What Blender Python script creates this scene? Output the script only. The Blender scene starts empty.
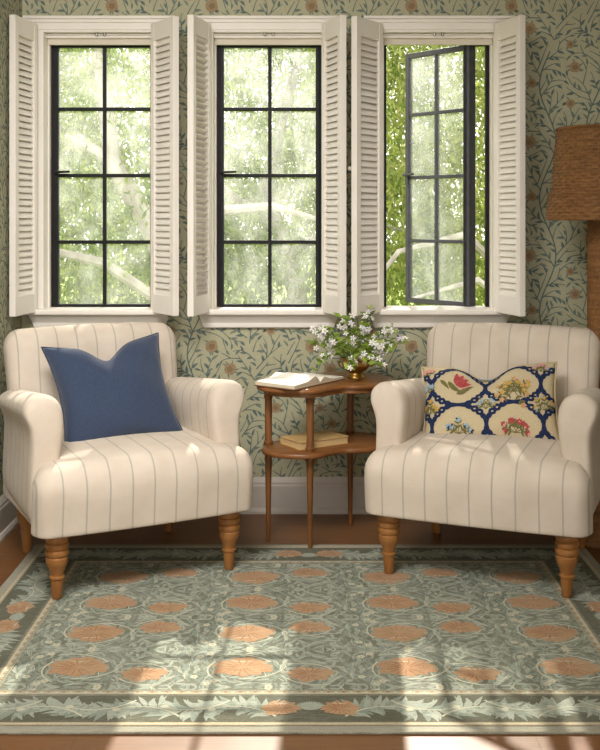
import bpy, bmesh, math, random
import numpy as np
from mathutils import Vector, Matrix

# ------------------------------------------------------------------ camera, world, lights
C = bpy.context.scene.collection
SC = bpy.context.scene
WALL = 4.583            # depth of the window wall in front of the camera
PI = math.pi

cam_d = bpy.data.cameras.new('camera')
cam_d.sensor_fit = 'AUTO'
cam_d.sensor_width = 36.0
cam_d.lens = 1040.0 / 750.0 * 36.0
cam_d.shift_x = -6.0 / 750.0
cam_d.shift_y = -158.0 / 750.0
cam_d.clip_start = 0.05
cam = bpy.data.objects.new('camera', cam_d)
cam.location = (0, 0, 1.3)
cam.rotation_euler = (PI / 2, 0, 0)
C.objects.link(cam)
SC.camera = cam

world = bpy.data.worlds.new('sky')
SC.world = world
world.use_nodes = True
wn = world.node_tree.nodes['Background']
wn.inputs[0].default_value = (1.0, 0.975, 0.95, 1)
wn.inputs[1].default_value = 1.9

sun_d = bpy.data.lights.new('sun', 'SUN')
sun_d.energy = 6.5
sun_d.angle = math.radians(0.6)
sun_d.color = (1.0, 0.93, 0.82)
sun = bpy.data.objects.new('sun', sun_d)
C.objects.link(sun)
SUN_EL, SUN_AZ = math.radians(42), math.radians(3)   # sun stands outside, behind the windows
sdir = Vector((-math.sin(SUN_AZ) * math.cos(SUN_EL), -math.cos(SUN_AZ) * math.cos(SUN_EL), -math.sin(SUN_EL)))
sun.rotation_euler = sdir.to_track_quat('-Z', 'Y').to_euler()
sun.location = (0, 12, 10)

def area(name, loc, aim, sx, sy, power, col, spread=180):
    d = bpy.data.lights.new(name, 'AREA')
    d.shape = 'RECTANGLE'; d.size = sx; d.size_y = sy; d.energy = power; d.color = col; d.spread = math.radians(spread)
    o = bpy.data.objects.new(name, d); C.objects.link(o)
    o.location = loc
    o.rotation_euler = (Vector(aim) - Vector(loc)).to_track_quat('-Z', 'Y').to_euler()
    return o
area('added_overhead_fill', (-0.7, 2.1, 2.7), (-0.75, 4.1, 0.5), 1.3, 1.1, 44, (1.0, 0.96, 0.915), 115)  # added fill from above for seats and wall, no fixture in the room

SC.view_settings.view_transform = 'Standard'
SC.view_settings.look = 'None'
SC.view_settings.gamma = 1.0
SC.view_settings.use_curve_mapping = False
SC.view_settings.exposure = 0.48
SC.cycles.use_denoising = True
SC.cycles.max_bounces = 10
SC.cycles.transparent_max_bounces = 24
SC.cycles.caustics_reflective = False
SC.cycles.caustics_refractive = False

# ------------------------------------------------------------------ materials
def lin(c):
    return tuple(((v / 255.0) / 12.92 if v / 255.0 <= 0.04045 else ((v / 255.0 + 0.055) / 1.055) ** 2.4) for v in c)

def base_mat(name, rgb, rough=0.7, spec=0.3, metal=0.0, sheen=0.0):
    m = bpy.data.materials.new(name); m.use_nodes = True
    b = m.node_tree.nodes['Principled BSDF']
    b.inputs['Base Color'].default_value = (*lin(rgb), 1)
    b.inputs['Roughness'].default_value = rough
    b.inputs['Specular IOR Level'].default_value = spec
    b.inputs['Metallic'].default_value = metal
    if sheen: b.inputs['Sheen Weight'].default_value = sheen
    return m

class NT:
    def __init__(s, m):
        s.t = m.node_tree; s.n = s.t.nodes; s.l = s.t.links
        s.b = s.n.get('Principled BSDF')
    def new(s, typ, **kw):
        n = s.n.new(typ)
        for k, v in kw.items(): setattr(n, k, v)
        return n
    def link(s, a, b): s.l.new(a, b)
    def coord(s, which='Object', scale=(1, 1, 1)):
        tc = s.new('ShaderNodeTexCoord'); mp = s.new('ShaderNodeMapping')
        mp.inputs['Scale'].default_value = scale
        s.link(tc.outputs[which], mp.inputs['Vector']); return mp.outputs['Vector']
    def noise(s, vec, scale, detail=3, rough=0.5):
        n = s.new('ShaderNodeTexNoise'); n.inputs['Scale'].default_value = scale
        n.inputs['Detail'].default_value = detail; n.inputs['Roughness'].default_value = rough
        s.link(vec, n.inputs['Vector']); return n.outputs['Fac']
    def math(s, op, a, b=None, c=None):
        n = s.new('ShaderNodeMath', operation=op)
        for i, v in enumerate((a, b, c)):
            if v is None: continue
            if isinstance(v, (int, float)): n.inputs[i].default_value = v
            else: s.link(v, n.inputs[i])
        return n.outputs[0]
    def ramp(s, fac, stops):
        r = s.new('ShaderNodeValToRGB'); e = r.color_ramp.elements
        while len(e) < len(stops): e.new(0.5)
        for i, (p, c) in enumerate(stops):
            e[i].position = p; e[i].color = (*lin(c), 1)
        s.link(fac, r.inputs['Fac']); return r.outputs['Color']
    def mix(s, fac, a, b, mode='MIX'):
        n = s.new('ShaderNodeMix', data_type='RGBA', blend_type=mode)
        if isinstance(fac, (int, float)): n.inputs[0].default_value = fac
        else: s.link(fac, n.inputs[0])
        for sock, v in ((n.inputs[6], a), (n.inputs[7], b)):
            if isinstance(v, tuple): sock.default_value = (*lin(v), 1)
            else: s.link(v, sock)
        return n.outputs[2]
    def bump(s, h, strength=0.3, dist=0.01):
        b = s.new('ShaderNodeBump'); b.inputs['Strength'].default_value = strength
        b.inputs['Distance'].default_value = dist
        s.link(h, b.inputs['Height']); s.link(b.outputs['Normal'], s.b.inputs['Normal'])
    def color(s, c): s.link(c, s.b.inputs['Base Color'])

def noisy(name, c1, c2, scale, rough=0.7, spec=0.3, stretch=(1, 1, 1), bump=0.0, dist=0.003, metal=0.0, detail=4, sheen=0.0):
    m = base_mat(name, c1, rough, spec, metal, sheen); t = NT(m)
    f = t.noise(t.coord('Object', stretch), scale, detail)
    t.color(t.ramp(f, [(0.3, c1), (0.7, c2)]))
    if bump: t.bump(f, bump, dist)
    return m

def wood(name, c1, c2, stretch, rough=0.4, spec=0.4):
    m = base_mat(name, c1, rough, spec); t = NT(m)
    v = t.coord('Object', stretch)
    f = t.noise(v, 14, 5, 0.6); g = t.noise(v, 60, 2, 0.5)
    h = t.math('ADD', t.math('MULTIPLY', f, 0.7), t.math('MULTIPLY', g, 0.3))
    t.color(t.ramp(h, [(0.32, c1), (0.68, c2)])); t.bump(h, 0.12, 0.002)
    return m

def stripe_fabric(name, axis, period=0.0787, off=0.0):
    m = base_mat(name, (212, 199, 184), 0.9, 0.15, sheen=0.1); t = NT(m)
    tc = t.new('ShaderNodeTexCoord'); sp = t.new('ShaderNodeSeparateXYZ')
    t.link(tc.outputs['Object'], sp.inputs[0])
    wob = t.noise(tc.outputs['Object'], 5.0, 1)
    x = t.math('ADD', sp.outputs[axis], t.math('MULTIPLY', t.math('SUBTRACT', wob, 0.5), 0.006))
    f = t.math('FRACT', t.math('ADD', t.math('DIVIDE', x, period), 20.5 + off))
    d = t.math('ABSOLUTE', t.math('SUBTRACT', f, 0.5))             # 0 in the middle of a stripe
    ramp = t.new('ShaderNodeMapRange'); ramp.interpolation_type = 'SMOOTHSTEP'
    t.link(d, ramp.inputs['Value'])
    ramp.inputs['From Min'].default_value = 0.018; ramp.inputs['From Max'].default_value = 0.050
    ramp.inputs['To Min'].default_value = 0.52; ramp.inputs['To Max'].default_value = 0.0
    big = t.noise(tc.outputs['Object'], 9.0, 3)
    base = t.ramp(big, [(0.35, (208, 194, 178)), (0.65, (217, 204, 189))])
    t.color(t.mix(ramp.outputs[0], base, (136, 138, 132)))
    wv = t.noise(t.coord('Object', (1, 1, 0.25)), 420, 2)
    t.bump(t.math('ADD', wv, t.math('MULTIPLY', big, 1.5)), 0.25, 0.003)
    return m

M = {}
M['white'] = noisy('white_paint', (236, 229, 219), (240, 234, 226), 6, 0.45, 0.35)
M['white2'] = noisy('cream_blind', (214, 205, 186), (220, 212, 195), 6, 0.7, 0.2)
M['baseboard'] = noisy('baseboard_paint', (205, 196, 186), (211, 203, 193), 5, 0.5, 0.3)
M['steel'] = noisy('dark_steel', (26, 26, 27), (34, 34, 35), 30, 0.5, 0.2)
M['steel_open'] = noisy('sky_lit_steel', (62, 62, 66), (74, 74, 78), 30, 0.45, 0.4)  # paler copy of the steel: sky light on the open sash put into the colour
M['brushed'] = noisy('brushed_metal', (150, 148, 142), (170, 168, 162), 40, 0.35, 0.5, metal=0.8)
M['ceiling'] = noisy('ceiling_paint', (226, 220, 208), (230, 225, 214), 3, 0.9, 0.1)
M['paper'] = noisy('wallpaper_ground', (176, 173, 144), (187, 184, 156), 160, 0.85, 0.15, (1, 1, 0.45), 0.05)
M['vine'] = noisy('wallpaper_vine', (92, 108, 106), (108, 124, 118), 60, 0.85, 0.15)
M['vine2'] = noisy('wallpaper_leaf', (106, 120, 112), (126, 138, 126), 60, 0.85, 0.15)
M['bloom'] = noisy('wallpaper_flower', (152, 131, 102), (168, 148, 118), 150, 0.85, 0.15)
M['bloom2'] = noisy('wallpaper_flower_heart', (138, 113, 84), (150, 125, 96), 150, 0.85, 0.15)
M['leg_wood'] = wood('honey_oak', (138, 90, 46), (172, 120, 66), (1, 1, 0.12), 0.42)
M['table_wood'] = wood('mahogany', (108, 67, 36), (152, 102, 58), (0.25, 1, 1), 0.33)
M['tleg_wood'] = wood('mahogany_upright', (104, 66, 34), (148, 98, 56), (1, 1, 0.1), 0.35)
M['fab_x'] = stripe_fabric('ticking_lengthwise', 0)
M['fab_y'] = stripe_fabric('ticking_sideways', 1, 0.0787, 0.2)
M['fab_line'] = base_mat('ticking_line', (150, 154, 149), 0.9, 0.1)
M['navy'] = noisy('navy_linen', (52, 63, 86), (62, 74, 98), 260, 0.9, 0.12, (1, 1, 0.35), 0.25, 0.002, sheen=0.25)
M['linen'] = noisy('oatmeal_linen', (192, 176, 142), (206, 191, 158), 220, 0.9, 0.12, bump=0.2, dist=0.002)
M['emb_navy'] = noisy('embroidery_navy', (28, 38, 70), (44, 56, 90), 160, 0.85, 0.15)
M['emb_green'] = noisy('embroidery_green', (98, 96, 58), (124, 118, 74), 160, 0.85, 0.15)
M['emb_red'] = noisy('embroidery_red', (150, 54, 58), (186, 92, 88), 160, 0.85, 0.15)
M['emb_gold'] = noisy('embroidery_gold', (180, 146, 74), (206, 172, 98), 160, 0.85, 0.15)
M['emb_blue'] = noisy('embroidery_pale_blue', (140, 164, 178), (168, 186, 194), 160, 0.85, 0.15)
M['brass'] = noisy('aged_brass', (132, 98, 48), (170, 132, 70), 18, 0.32, 0.5, metal=0.9, bump=0.05)
M['page'] = noisy('book_page', (240, 234, 222), (246, 241, 231), 30, 0.8, 0.2)
M['page_edge'] = noisy('book_page_edge', (196, 182, 158), (222, 210, 188), 300, 0.85, 0.15, (0.02, 0.02, 1))
M['cover_dark'] = noisy('book_cover_brown', (110, 78, 52), (124, 90, 62), 40, 0.6, 0.3)
M['tan_edge'] = noisy('tan_page_edge', (196, 166, 116), (212, 184, 136), 300, 0.85, 0.15, (0.02, 0.02, 1))
M['cover_tan'] = noisy('book_cover_tan', (196, 160, 104), (210, 176, 120), 50, 0.65, 0.25)
M['stem'] = base_mat('stem_green', (104, 124, 62), 0.6)
M['petal'] = noisy('petal_white', (246, 244, 240), (238, 232, 238), 60, 0.6, 0.2)
M['petal_lilac'] = noisy('petal_lilac', (214, 200, 226), (232, 224, 238), 60, 0.6, 0.2)
M['pistil'] = base_mat('flower_heart', (206, 206, 110), 0.7)

def leafy(name, cols, trans=0.45, rough=0.5):
    m = base_mat(name, cols[0], rough, 0.3); t = NT(m)
    g = t.new('ShaderNodeNewGeometry')
    col = t.ramp(g.outputs['Random Per Island'], [(i / (len(cols) - 1), c) for i, c in enumerate(cols)])
    t.color(col)
    tr = t.new('ShaderNodeBsdfTranslucent'); t.link(col, tr.inputs['Color'])
    mx = t.new('ShaderNodeMixShader'); mx.inputs[0].default_value = trans
    out = t.n['Material Output']
    t.link(t.b.outputs[0], mx.inputs[1]); t.link(tr.outputs[0], mx.inputs[2]); t.link(mx.outputs[0], out.inputs['Surface'])
    return m
M['posy_leaf'] = leafy('posy_leaf', [(128, 156, 58), (172, 194, 88), (112, 136, 54)], 0.35)
M['tree_leaf'] = leafy('tree_leaf', [(108, 132, 56), (142, 164, 80), (166, 180, 94), (98, 122, 58), (182, 190, 116)], 0.5)
M['tree_leaf2'] = leafy('tree_leaf_yellow', [(134, 150, 74), (172, 178, 98), (116, 136, 66), (188, 188, 120)], 0.5)
M['bark'] = noisy('pale_bark', (150, 142, 130), (206, 200, 190), 8, 0.85, 0.2, (1, 1, 0.3), 0.4, 0.02)
M['grass'] = noisy('grass', (120, 140, 70), (160, 172, 96), 3, 0.9, 0.1)

def glass_mat():
    m = bpy.data.materials.new('hazy_glass'); m.use_nodes = True
    t = NT(m); t.n.remove(t.b); out = t.n['Material Output']
    v = t.coord('Object', (1, 1, 0.6))
    f = t.noise(v, 7, 5, 0.65)
    tr = t.new('ShaderNodeBsdfTransparent'); tr.inputs[0].default_value = (0.98, 0.99, 0.98, 1)
    gl = t.new('ShaderNodeBsdfGlossy'); gl.inputs['Roughness'].default_value = 0.03
    df = t.new('ShaderNodeBsdfTranslucent'); df.inputs[0].default_value = (0.95, 0.95, 0.95, 1)
    lw = t.new('ShaderNodeFresnel'); lw.inputs[0].default_value = 1.45
    m1 = t.new('ShaderNodeMixShader'); t.link(t.math('MULTIPLY', lw.outputs[0], 0.25), m1.inputs[0])
    t.link(tr.outputs[0], m1.inputs[1]); t.link(gl.outputs[0], m1.inputs[2])
    m2 = t.new('ShaderNodeMixShader')
    r = t.new('ShaderNodeMapRange'); t.link(f, r.inputs['Value'])
    r.inputs['From Min'].default_value = 0.38; r.inputs['From Max'].default_value = 0.72
    r.inputs['To Min'].default_value = 0.05; r.inputs['To Max'].default_value = 0.22
    t.link(r.outputs[0], m2.inputs[0])
    t.link(m1.outputs[0], m2.inputs[1]); t.link(df.outputs[0], m2.inputs[2])
    t.link(m2.outputs[0], out.inputs['Surface'])
    return m
M['glass'] = glass_mat()

def rattan_mat():
    m = base_mat('rattan', (150, 92, 44), 0.6, 0.3); t = NT(m)
    v = t.coord('Object', (1, 1, 6))
    f = t.noise(v, 16, 4); g = t.noise(t.coord('Object', (3, 3, 1)), 40, 2)
    h = t.math('ADD', t.math('MULTIPLY', f, 0.6), t.math('MULTIPLY', g, 0.4))
    t.color(t.ramp(h, [(0.25, (92, 62, 34)), (0.52, (126, 88, 50)), (0.78, (158, 116, 70))]))
    return m
M['rattan'] = rattan_mat()

def floor_mat():
    m = base_mat('oak_planks', (120, 70, 40), 0.36, 0.4); t = NT(m)
    v = t.coord('Object')
    br = t.new('ShaderNodeTexBrick'); t.link(v, br.inputs['Vector'])
    br.inputs['Scale'].default_value = 1.0; br.inputs['Brick Width'].default_value = 1.15; br.inputs['Row Height'].default_value = 0.105
    br.inputs['Mortar Size'].default_value = 0.0018; br.inputs['Mortar Smooth'].default_value = 0.2
    br.inputs['Color1'].default_value = (*lin((82, 48, 29)), 1); br.inputs['Color2'].default_value = (*lin((106, 64, 39)), 1)
    br.inputs['Mortar'].default_value = (*lin((62, 36, 24)), 1); br.inputs['Bias'].default_value = 0.0
    g = t.noise(t.coord('Object', (0.5, 8, 1)), 9, 6, 0.65)
    col = t.mix(t.math('MULTIPLY', g, 0.7), br.outputs['Color'], (160, 116, 70), 'MIX')
    t.color(col)
    t.bump(t.math('SUBTRACT', t.math('MULTIPLY', g, 0.15), br.outputs['Fac']), 0.25, 0.003)
    return m
M['floor'] = floor_mat()

def rug_mat(name, c1, c2, wear=(178, 180, 166), amount=0.62):
    m = base_mat(name, c1, 0.95, 0.08, sheen=0.1); t = NT(m)
    a = t.noise(t.coord('Object', (3, 60, 1)), 7, 3, 0.6)          # weft streaks
    b = t.noise(t.coord('Object', (1, 2.2, 1)), 4.5, 3)
    s = t.noise(t.coord('Object', (1, 1, 1)), 260, 1)
    base = t.ramp(s, [(0.35, c1), (0.65, c2)])
    r = t.new('ShaderNodeMapRange'); t.link(t.math('MULTIPLY', a, t.math('ADD', b, 0.5)), r.inputs['Value'])
    r.inputs['From Min'].default_value = 0.44; r.inputs['From Max'].default_value = 0.74
    r.inputs['To Min'].default_value = 0.0; r.inputs['To Max'].default_value = amount
    d = t.noise(t.coord('Object', (2, 90, 1)), 9, 2, 0.6)          # darker weft threads
    r2 = t.new('ShaderNodeMapRange'); t.link(d, r2.inputs['Value'])
    r2.inputs['From Min'].default_value = 0.50; r2.inputs['From Max'].default_value = 0.72
    r2.inputs['To Min'].default_value = 0.0; r2.inputs['To Max'].default_value = 0.42
    t.color(t.mix(r2.outputs[0], t.mix(r.outputs[0], base, wear), (84, 82, 68)))
    t.bump(t.math('ADD', a, s), 0.3, 0.003)
    return m
M['rug_ground'] = rug_mat('rug_ground', (100, 102, 88), (120, 122, 106))
M['rug_dark'] = rug_mat('rug_border_ground', (84, 84, 70), (102, 102, 86), amount=0.25)
M['rug_sage'] = rug_mat('rug_sage', (150, 157, 144), (166, 172, 158))
M['rug_mid'] = rug_mat('rug_mid_green', (124, 136, 123), (138, 149, 136))
M['rug_cream'] = rug_mat('rug_cream', (192, 188, 164), (206, 202, 178))
M['rug_tan'] = rug_mat('rug_tan', (170, 150, 118), (190, 170, 138))
M['rug_peach'] = rug_mat('rug_peach', (166, 126, 92), (184, 146, 112), (196, 180, 152), 0.6)
M['rug_rust'] = rug_mat('rug_rust', (146, 104, 72), (162, 120, 86), (194, 168, 136), 0.6)
M['rug_edge'] = rug_mat('rug_outer_band', (150, 146, 130), (166, 162, 146))

# ------------------------------------------------------------------ mesh helpers
class MB:
    """collects polygons and links them as ONE mesh object"""
    def __init__(s): s.v = []; s.f = []; s.m = []
    def add(s, verts, faces, mi=0):
        o = len(s.v); s.v.extend([tuple(p) for p in verts])
        for f in faces: s.f.append(tuple(i + o for i in f)); s.m.append(mi)
        return s
    def box(s, x0, x1, y0, y1, z0, z1, mi=0, mat=None):
        v = [Vector((x, y, z)) for z in (z0, z1) for y in (y0, y1) for x in (x0, x1)]
        if mat is not None: v = [mat @ p for p in v]
        return s.add(v, [(0, 2, 3, 1), (4, 5, 7, 6), (0, 1, 5, 4), (2, 6, 7, 3), (0, 4, 6, 2), (1, 3, 7, 5)], mi)
    def loft(s, rings, mi=0, cap=True, closed=True):
        n = len(rings[0]); vs = [p for r in rings for p in r]; fs = []
        for i in range(len(rings) - 1):
            for j in range(n if closed else n - 1):
                k = (j + 1) % n
                fs.append((i * n + j, i * n + k, (i + 1) * n + k, (i + 1) * n + j))
        if cap and closed:
            fs.append(tuple(range(n - 1, -1, -1))); fs.append(tuple((len(rings) - 1) * n + j for j in range(n)))
        return s.add(vs, fs, mi)
    def lathe(s, prof, n=24, c=(0, 0, 0), mi=0, cap=True):
        return s.loft([[(c[0] + r * math.cos(2 * PI * j / n), c[1] + r * math.sin(2 * PI * j / n), c[2] + z) for j in range(n)] for r, z in prof], mi, cap)
    def tube(s, pts, rad, n=8, mi=0):
        pts = [Vector(p) for p in pts]; rings = []
        if not isinstance(rad, (list, tuple)): rad = [rad] * len(pts)
        up = Vector((0, 0, 1))
        for i, p in enumerate(pts):
            t = (pts[min(i + 1, len(pts) - 1)] - pts[max(i - 1, 0)]).normalized()
            a = t.cross(up)
            if a.length < 1e-3: a = t.cross(Vector((0, 1, 0)))
            a.normalize(); b = t.cross(a)
            rings.append([p + (a * math.cos(2 * PI * j / n) + b * math.sin(2 * PI * j / n)) * rad[i] for j in range(n)])
        return s.loft(rings, mi)
    def extrude(s, outline, z0, z1, mi=0, r=0.0, steps=4):
        """closed outline in xy, rounded rim of radius r"""
        cx = sum(p[0] for p in outline) / len(outline); cy = sum(p[1] for p in outline) / len(outline)
        nrm = []
        n = len(outline)
        for i in range(n):
            a = Vector(outline[i - 1]); b = Vector(outline[(i + 1) % n]); t = (b - a).normalized(); nrm.append(Vector((t.y, -t.x)))
        area2 = sum(outline[i - 1][0] * outline[i][1] - outline[i][0] * outline[i - 1][1] for i in range(n))
        sg = 1 if area2 > 0 else -1
        rings = []
        if r > 0:
            for k in range(steps + 1):
                a = -PI / 2 + PI * k / steps
                off = r * (math.cos(a) - 1); z = (z0 + z1) / 2 + math.sin(a) * (z1 - z0) / 2
                rings.append([(p[0] + sg * q.x * off, p[1] + sg * q.y * off, z) for p, q in zip(outline, nrm)])
        else:
            rings = [[(p[0], p[1], z) for p in outline] for z in (z0, z1)]
        return s.loft(rings, mi)
    def rbox(s, x0, x1, y0, y1, z0, z1, rx, ry, rz_t, rz_b, seg=5, inner=8, warp=None, mi=0):
        def axis(a, b, ra, rb):
            lo = [a + ra * (1 - math.cos(0.5 * PI * k / seg)) if ra else a for k in range(seg)]
            lo = [a + ra * k / seg for k in range(seg)]; hi = [b - rb * k / seg for k in range(seg)][::-1]
            mid = [a + ra + (b - rb - a - ra) * k / inner for k in range(inner + 1)]
            return lo + mid + hi
        X = axis(x0, x1, rx, rx); Y = axis(y0, y1, ry, ry); Z = axis(z0, z1, rz_b, rz_t)
        idx = {}; vs = []; fs = []
        def vert(i, j, k):
            if (i, j, k) in idx: return idx[(i, j, k)]
            p = (X[i], Y[j], Z[k])
            q = (min(max(p[0], x0 + rx), x1 - rx), min(max(p[1], y0 + ry), y1 - ry), min(max(p[2], z0 + rz_b), z1 - rz_t))
            rz = rz_t if p[2] > q[2] else rz_b
            d = [(p[0] - q[0]) / rx, (p[1] - q[1]) / ry, (p[2] - q[2]) / rz]
            L = math.sqrt(sum(t * t for t in d)) or 1
            w = (q[0] + d[0] / L * rx, q[1] + d[1] / L * ry, q[2] + d[2] / L * rz)
            if warp: w = warp(*w)
            idx[(i, j, k)] = len(vs); vs.append(w); return idx[(i, j, k)]
        nx, ny, nz = len(X) - 1, len(Y) - 1, len(Z) - 1
        for i in range(nx):
            for j in range(ny):
                fs.append((vert(i, j, 0), vert(i, j + 1, 0), vert(i + 1, j + 1, 0), vert(i + 1, j, 0)))
                fs.append((vert(i, j, nz), vert(i + 1, j, nz), vert(i + 1, j + 1, nz), vert(i, j + 1, nz)))
        for i in range(nx):
            for k in range(nz):
                fs.append((vert(i, 0, k), vert(i + 1, 0, k), vert(i + 1, 0, k + 1), vert(i, 0, k + 1)))
                fs.append((vert(i, ny, k), vert(i, ny, k + 1), vert(i + 1, ny, k + 1), vert(i + 1, ny, k)))
        for j in range(ny):
            for k in range(nz):
                fs.append((vert(0, j, k), vert(0, j, k + 1), vert(0, j + 1, k + 1), vert(0, j + 1, k)))
                fs.append((vert(nx, j, k), vert(nx, j + 1, k), vert(nx, j + 1, k + 1), vert(nx, j, k + 1)))
        return s.add(vs, fs, mi)
    def build(s, name, mats, parent=None, smooth=True, angle=40, bevel=0.0, subsurf=0):
        me = bpy.data.meshes.new(name)
        me.from_pydata(s.v, [], s.f); me.update()
        if not isinstance(mats, (list, tuple)): mats = [mats]
        for m in mats: me.materials.append(m)
        me.polygons.foreach_set('material_index', s.m)
        o = bpy.data.objects.new(name, me); C.objects.link(o)
        if smooth:
            me.polygons.foreach_set('use_smooth', [True] * len(me.polygons))
            if angle < 180: me.set_sharp_from_angle(angle=math.radians(angle))
        if bevel:
            b = o.modifiers.new('bevel', 'BEVEL'); b.width = bevel; b.segments = 2; b.limit_method = 'ANGLE'
        if subsurf:
            u = o.modifiers.new('sub', 'SUBSURF'); u.levels = subsurf; u.render_levels = subsurf
        if parent is not None: o.parent = parent
        return o

def empty(name, loc=(0, 0, 0), rz=0.0):
    o = bpy.data.objects.new(name, None); C.objects.link(o)
    o.location = loc; o.rotation_euler = (0, 0, rz); o.empty_display_size = 0.1
    return o
def tag(o, label, cat, group=None):
    o['label'] = label; o['category'] = cat
    if group: o['group'] = group
    return o
def structure(o): o['kind'] = 'structure'; return o
def dup(o, parent=None):
    c = o.copy(); C.objects.link(c)
    if parent is not None: c.parent = parent
    for ch in list(o.children): dup(ch, c)
    return c

# flat ornament shapes: everything is collected as polygons in (u, v)
def ribbon(pts, widths):
    """list of quads along a polyline"""
    out = []; n = len(pts); L = []; R = []
    for i in range(n):
        a = pts[max(i - 1, 0)]; b = pts[min(i + 1, n - 1)]
        tx, ty = b[0] - a[0], b[1] - a[1]; d = math.hypot(tx, ty) or 1e-9
        w = widths[i] / 2; nx, ny = -ty / d * w, tx / d * w
        L.append((pts[i][0] + nx, pts[i][1] + ny)); R.append((pts[i][0] - nx, pts[i][1] - ny))
    for i in range(n - 1): out.append([R[i], R[i + 1], L[i + 1], L[i]])
    return out
def leaf(x, y, ang, ln, w, curl=0.0, n=5, peak=0.38):
    pts = []; ws = []; a = ang; px, py = x, y
    for i in range(n + 1):
        t = i / n; pts.append((px, py))
        ws.append(w * (math.sin(PI * t ** (math.log(0.5) / math.log(peak))) * 0.96 + 0.04))
        a = ang + curl * t
        px += math.cos(a) * ln / n; py += math.sin(a) * ln / n
    return ribbon(pts, ws)
def curve(x, y, ang, ln, k0, k1, n=10):
    """polyline whose curvature goes from k0 to k1; returns points and headings"""
    pts = [(x, y)]; hd = [ang]; a = ang
    for i in range(n):
        t = (i + 0.5) / n; a += (k0 + (k1 - k0) * t) * ln / n
        x += math.cos(a) * ln / n; y += math.sin(a) * ln / n
        pts.append((x, y)); hd.append(a)
    return pts, hd
def disc(x, y, rx, ry, n=14, jag=0.0, rng=None, rot=0.0):
    p = []
    for i in range(n):
        a = 2 * PI * i / n
        k = 1 + (jag * (rng.random() - 0.5) if rng else jag * math.cos(a * 5) * 0.5)
        ex, ey = rx * k * math.cos(a), ry * k * math.sin(a)
        p.append((x + ex * math.cos(rot) - ey * math.sin(rot), y + ex * math.sin(rot) + ey * math.cos(rot)))
    return [p]

# ------------------------------------------------------------------ the room
LEFT = -1.25; RIGHT = 1.85; REAR = -2.2; TOP = 2.75
fl = MB().box(LEFT - 0.2, RIGHT + 0.2, REAR, WALL + 0.2, -0.06, 0).build('floor', M['floor'], smooth=False); structure(fl)
ce = MB().box(LEFT - 0.2, RIGHT + 0.2, REAR, WALL + 0.2, TOP, TOP + 0.1).build('ceiling', M['ceiling'], smooth=False); structure(ce)

WC = (-0.908, -0.163, 0.586)     # window centres
HW = 0.272                       # half width of an opening
SILL, HEAD = 0.885, 2.125
holes = [(c - HW, c + HW, SILL, HEAD) for c in WC]

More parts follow.
